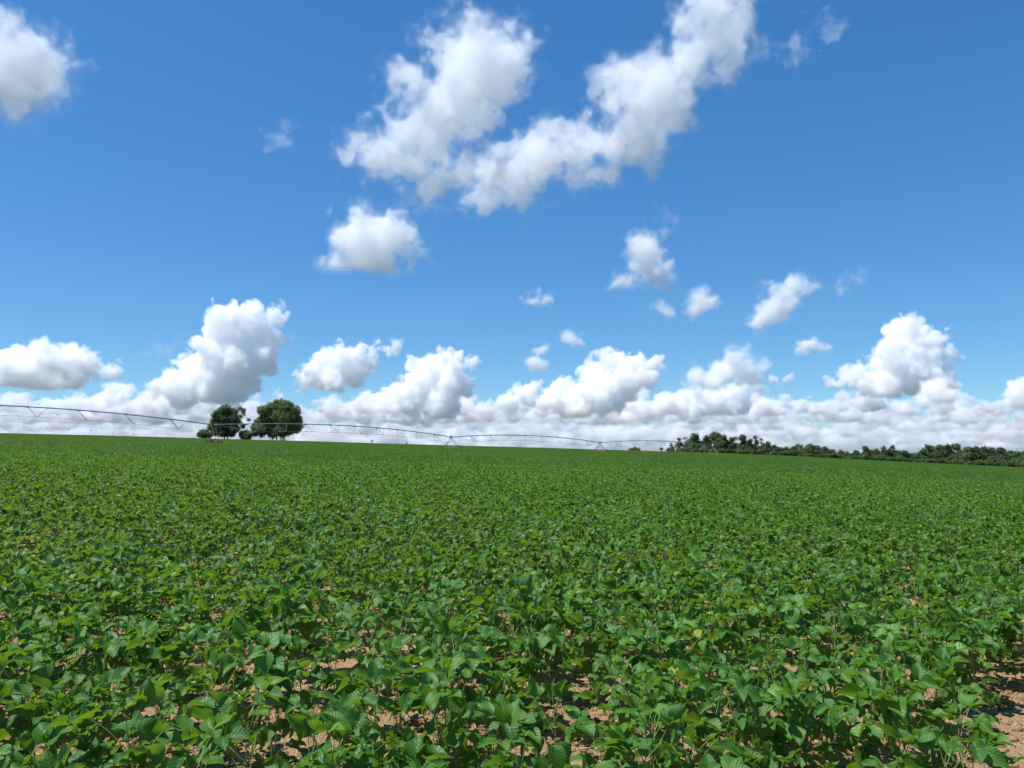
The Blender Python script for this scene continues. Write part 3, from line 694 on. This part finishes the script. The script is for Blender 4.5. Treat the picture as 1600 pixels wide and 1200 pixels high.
FOL = foliage_material('tree_foliage', (.055, .10, .045), (.17, .24, .075), (.17, .26, .06))
FOL_WOOD = foliage_material('wood_foliage', (.04, .075, .035), (.12, .18, .06), (.12, .19, .05))
FOL_GREY = foliage_material('grey_green_foliage', (.045, .078, .042), (.12, .165, .08), (.09, .14, .045))
FOL_PALE = foliage_material('pale_bush_foliage', (.06, .11, .035), (.17, .22, .08), (.11, .18, .04))
BARK = paint('bark', (.10, .085, .07), .9, 0, .4, 3)
BARK_P = paint('pale_bark', (.17, .16, .14), .8, 0, .3, 3)
def crown_mesh(rng, lobes, dens, leaf, mat):
    """leaf clumps spread through the lobes' volume, thicker near their surface; lobes = (x, y, z, r)"""
    cen, nor, tin = [], [], []
    for (x, y, z, r) in lobes:
        nc = max(4, int(dens*r*r))
        d = rng.standard_normal((nc, 3)); d /= np.linalg.norm(d, axis=1)[:, None]
        c = np.array([x, y, z])+d*(r*rng.uniform(.35, 1.0, nc)**.6)[:, None]*np.array([1, 1, .85])
        ct = np.clip(rng.normal(.4, .2, nc), 0, 1); nl = 9
        off = rng.standard_normal((nc, nl, 3))*leaf*1.15
        cen.append((c[:, None]+off).reshape(-1, 3))
        n = d[:, None]*1.1+rng.standard_normal((nc, nl, 3))*.5+np.array([0, 0, .45]); nor.append(n.reshape(-1, 3)); tin.append(np.repeat(ct, nl)+rng.normal(0, .1, nc*nl))
    cen = np.concatenate(cen); nor = np.concatenate(nor); tin = np.clip(np.concatenate(tin), 0, 1)
    nor /= np.linalg.norm(nor, axis=1)[:, None]
    u = np.cross(nor, rng.standard_normal(nor.shape)); u /= np.linalg.norm(u, axis=1)[:, None]; v = np.cross(nor, u)
    s = leaf*rng.uniform(.6, 1.3, len(cen))[:, None]
    V = np.stack([cen-u*s, cen-v*s*.55, cen+u*s, cen+v*s*.55], 1).reshape(-1, 3)
    return mesh_np('crown', V, np.arange(len(V)).reshape(-1, 4), tint=np.repeat(tin, 4), mats=[mat])
def trunk_mesh(rng, lobes, h0, r0, mat, stems=((0, 0),)):
    mb = MB()
    for sx, sy in stems:
        top = np.array([sx*.6, sy*.6, h0*.75]); mb.tube([(sx, sy, -.8), (sx*.8, sy*.8, h0*.35), top], [r0*1.25, r0, r0*.75], 8)
        ls = sorted(lobes, key=lambda l: (l[0]-sx)**2+(l[1]-sy)**2)[:max(3, len(lobes)//len(stems))]
        for l in ls:
            c = np.array(l[:3]); m = top*.45+c*.55+rng.normal(0, .15, 3)*l[3]
            mb.tube([top-np.array([0, 0, h0*.1]), m, c], [r0*.5, r0*.33, r0*.1], 6)
    return mb.mesh('trunk', mat, True)
def px_tree(name, label, d, base, circles, dens=19, leaf=.36, mat=FOL, r0=.35, stems=((0, 0),), bark=BARK, seed=1, group=None, cat='tree'):
    """tree d metres away, crown lobes given as circles in photo pixels, base = photo column of the trunk"""
    rng = np.random.default_rng(seed); p = at(base, d); k = d/F
    zp = lambda y: EYE_H+d*(HOR-y)/F-p[2]
    lobes = [((x-base)*k, rng.uniform(-.6, .6)*r*k, zp(y), r*k) for x, y, r in circles]
    lo = min(l[2]-l[3]*.6 for l in lobes)
    root = bpy.data.objects.new(name, None); COL.objects.link(root); root.location = p; tag(root, label, cat, group)
    link('crown', crown_mesh(rng, lobes, dens, leaf, mat), root)
    link('trunk', trunk_mesh(rng, lobes, max(.6, lo+.8), r0, bark, stems), root)
    return root
def build_trees():
    px_tree('field_tree', 'large round dense tree on several trunks, right of the two on the skyline', 440, 436,
            [(434,634,10),(446,638,12),(423,641,11),(456,645,12),(412,646,8),(408,642,6),(432,652,17),(448,655,16),(462,658,9),(466,666,7),(416,658,13),(404,661,7),(402,670,8),(410,672,11),(425,672,14),(442,672,14),(456,671,9),(464,673,6),(400,678,5),(411,680,5),(428,679,7),(443,677,6),(455,677,3)],
            seed=101, r0=.32, stems=((-1.5, .5), (1.6, -.4), (3.1, .3), (4.3, 0), (-4.5, .4)))
    px_tree('field_tree', 'irregular tree with an open ragged right side, left of the two on the skyline', 442, 352,
            [(354,643,8),(346,646,7),(363,647,7),(340,652,8),(350,656,12),(363,658,11),(335,662,7),(345,668,11),(358,669,11),(332,670,5),(368,672,8),(350,678,8),(338,677,7),(362,679,6),(377,645,3.6),(373,642,2.6),(379,650,2.2),(374,654,3),(372,662,4),(378,668,4),(386,659,2)],
            seed=102, r0=.34, stems=((0, 0), (2.2, .3)))
    px_tree('bush', 'dark round bush at the left foot of the ragged field tree', 436, 318, [(317,679,5.5),(322,678,6),(314,681,4),(326,681,5),(320,683,5)], seed=103, leaf=.32, r0=.1, dens=34, cat='bush')
    px_tree('bush', 'low dark bush between the two field trees', 438, 384, [(379,679,5),(385,678,5.5),(391,680,4.5),(382,683,5),(389,684,5)], seed=104, leaf=.32, r0=.1, dens=34, cat='bush')
    px_tree('bush', 'lone dome shaped bush on the skyline right of centre', 437, 991, [(991,702,4.5),(986,703,3.5),(996,703,3.5),(991,704,4.5)], seed=105, leaf=.28, r0=.1, dens=44, cat='bush')
    px_tree('sapling', 'tiny lone tree on the skyline left of the wood', 437, 1033, [(1033,701,2.2),(1031.6,701.6,1.5)], seed=106, leaf=.2, r0=.12, dens=60)
    px_tree('sapling', 'tiny dark sapling on the skyline between the field trees and the second tower', 430, 582, [(582,689,1.3),(582,690,1.0)], seed=107, leaf=.16, r0=.05, dens=90)
    px_tree('sapling', 'tiny pale sapling on the skyline, nearest left of the second tower', 430, 636, [(636,692.3,1.2)], seed=108, leaf=.16, r0=.05, dens=90)
    # the wood along the right field edge: every tree its own
    rng = np.random.default_rng(200)
    tall = [(1048,693,10,1,'sparse low tree at the left end of the wood'),(1060,685,11,1,'thin grey green tree with open crown, second from the left end of the wood'),(1071,684,8,1,'narrow grey green tree between the thin open tree and a broad one'),
            (1085,680,22,0,'broad greyish tree left of the tallest dark one in the wood'),(1103,683,14,0,'dark green tree tucked between the two broadest crowns of the wood'),(1118,678,30,0,'tallest broadest dark tree of the wood, behind the last pivot tower'),(1131,682,13,0,'narrow dark tree against the right flank of the tallest tree'),
            (1142,685,12,0,'dark tree with flat top, just right of the tallest group'),(1148,685,6,0,'thin spiky tree between two flat topped trees'),(1159,682,17,0,'square topped green tree in the middle of the tall group'),(1170,688,10,0,'lower tree in the dip behind the orange machine'),
            (1179,682,12,1,'feathery tree directly above the orange machine'),(1190,686,9,1,'thin feathery tree at the right end of the tall group'),(1198,692,10,0,'short tree stepping down at the right end of the tall group')]
    low = [(1207,696,12),(1216,699,12),(1226,699,12),(1238,698,13),(1248,695,15),(1262,695,16),(1275,697,14),(1288,699,14),(1299,702,12),(1311,704,13),(1323,706,11),(1336,704,12),(1349,698,11),(1359,703,12),(1368,702,11),(1378,698,7),(1385,702,12),(1392,697,8),(1401,704,12),(1411,704,13),(1421,708,12),(1430,707,11),(1438,701,12),(1445,696,7),(1453,698,15),(1466,697,15),(1480,696,15),(1495,695,16),(1510,699,15),(1522,699,14),(1535,699,15),(1549,700,15),(1563,700,15),(1577,704,14),(1588,705,12),(1598,704,13),(1611,703,15),(1626,702,16),(1644,703,16)]
    def hz(x): return float(np.interp(x, HX, HY))
    sets = [(t[0], t[1], t[2], t[3], t[4], None, 0) for t in tall]+[(x, y+.8, wd*1.1, 0, None, 'trees of the long low wood', 0) for x, y, wd in low]
    for i, (x, yt, wd, kind, lab, grp, _) in enumerate(sets):
        yb = hz(x)+1; h = yb-yt; r = wd/2; cs = []
        d = 478+rng.uniform(-8, 14)
        n = 9 if kind == 0 else 8
        for k in range(n):
            t = rng.uniform(-.75, .75); v = rng.uniform(.15, .85)
            rr = rng.uniform(.26, .42)*min(wd, h*.95)*(.8 if kind else 1)
            top = yt+rr+abs(t)**2*h*.35
            cs.append((x+t*r, top+(1-v)*max(0, (yb-rr*.4)-top), rr))
        cs.append((x+rng.uniform(-.2, .2)*r, yt+.30*min(wd, h)*.6, .30*min(wd, h)))
        px_tree('tree', lab or 'dark green tree in the long low stretch of wood along the right field edge', d, x, cs, dens=24 if kind == 0 else 11, leaf=.42 if kind == 0 else .34, mat=FOL_GREY if kind else FOL_WOOD, r0=.22, bark=BARK_P if kind else BARK, seed=300+i, group=grp)
    for i in range(58):
        x = 1046+i*10.2+rng.uniform(-3, 3); yb = hz(x)+1.5; h = rng.uniform(4.5, 8.5)
        pale = rng.random() < (.6 if x < 1110 else .3)
        cs = [(x+rng.uniform(-5, 5), yb-h+rng.uniform(.35, .9)*h*.6, h*rng.uniform(.3, .5)) for k in range(5)]
        px_tree('bush', 'low %s bush at the foot of the wood along the field edge' % ('pale olive' if pale else 'dark green'), 462+rng.uniform(-3, 4), x, cs, dens=30, leaf=.3, mat=FOL_PALE if pale else FOL_WOOD, r0=.08, seed=500+i, group='%s bushes at the foot of the wood' % ('pale' if pale else 'dark'), cat='bush')
build_trees()
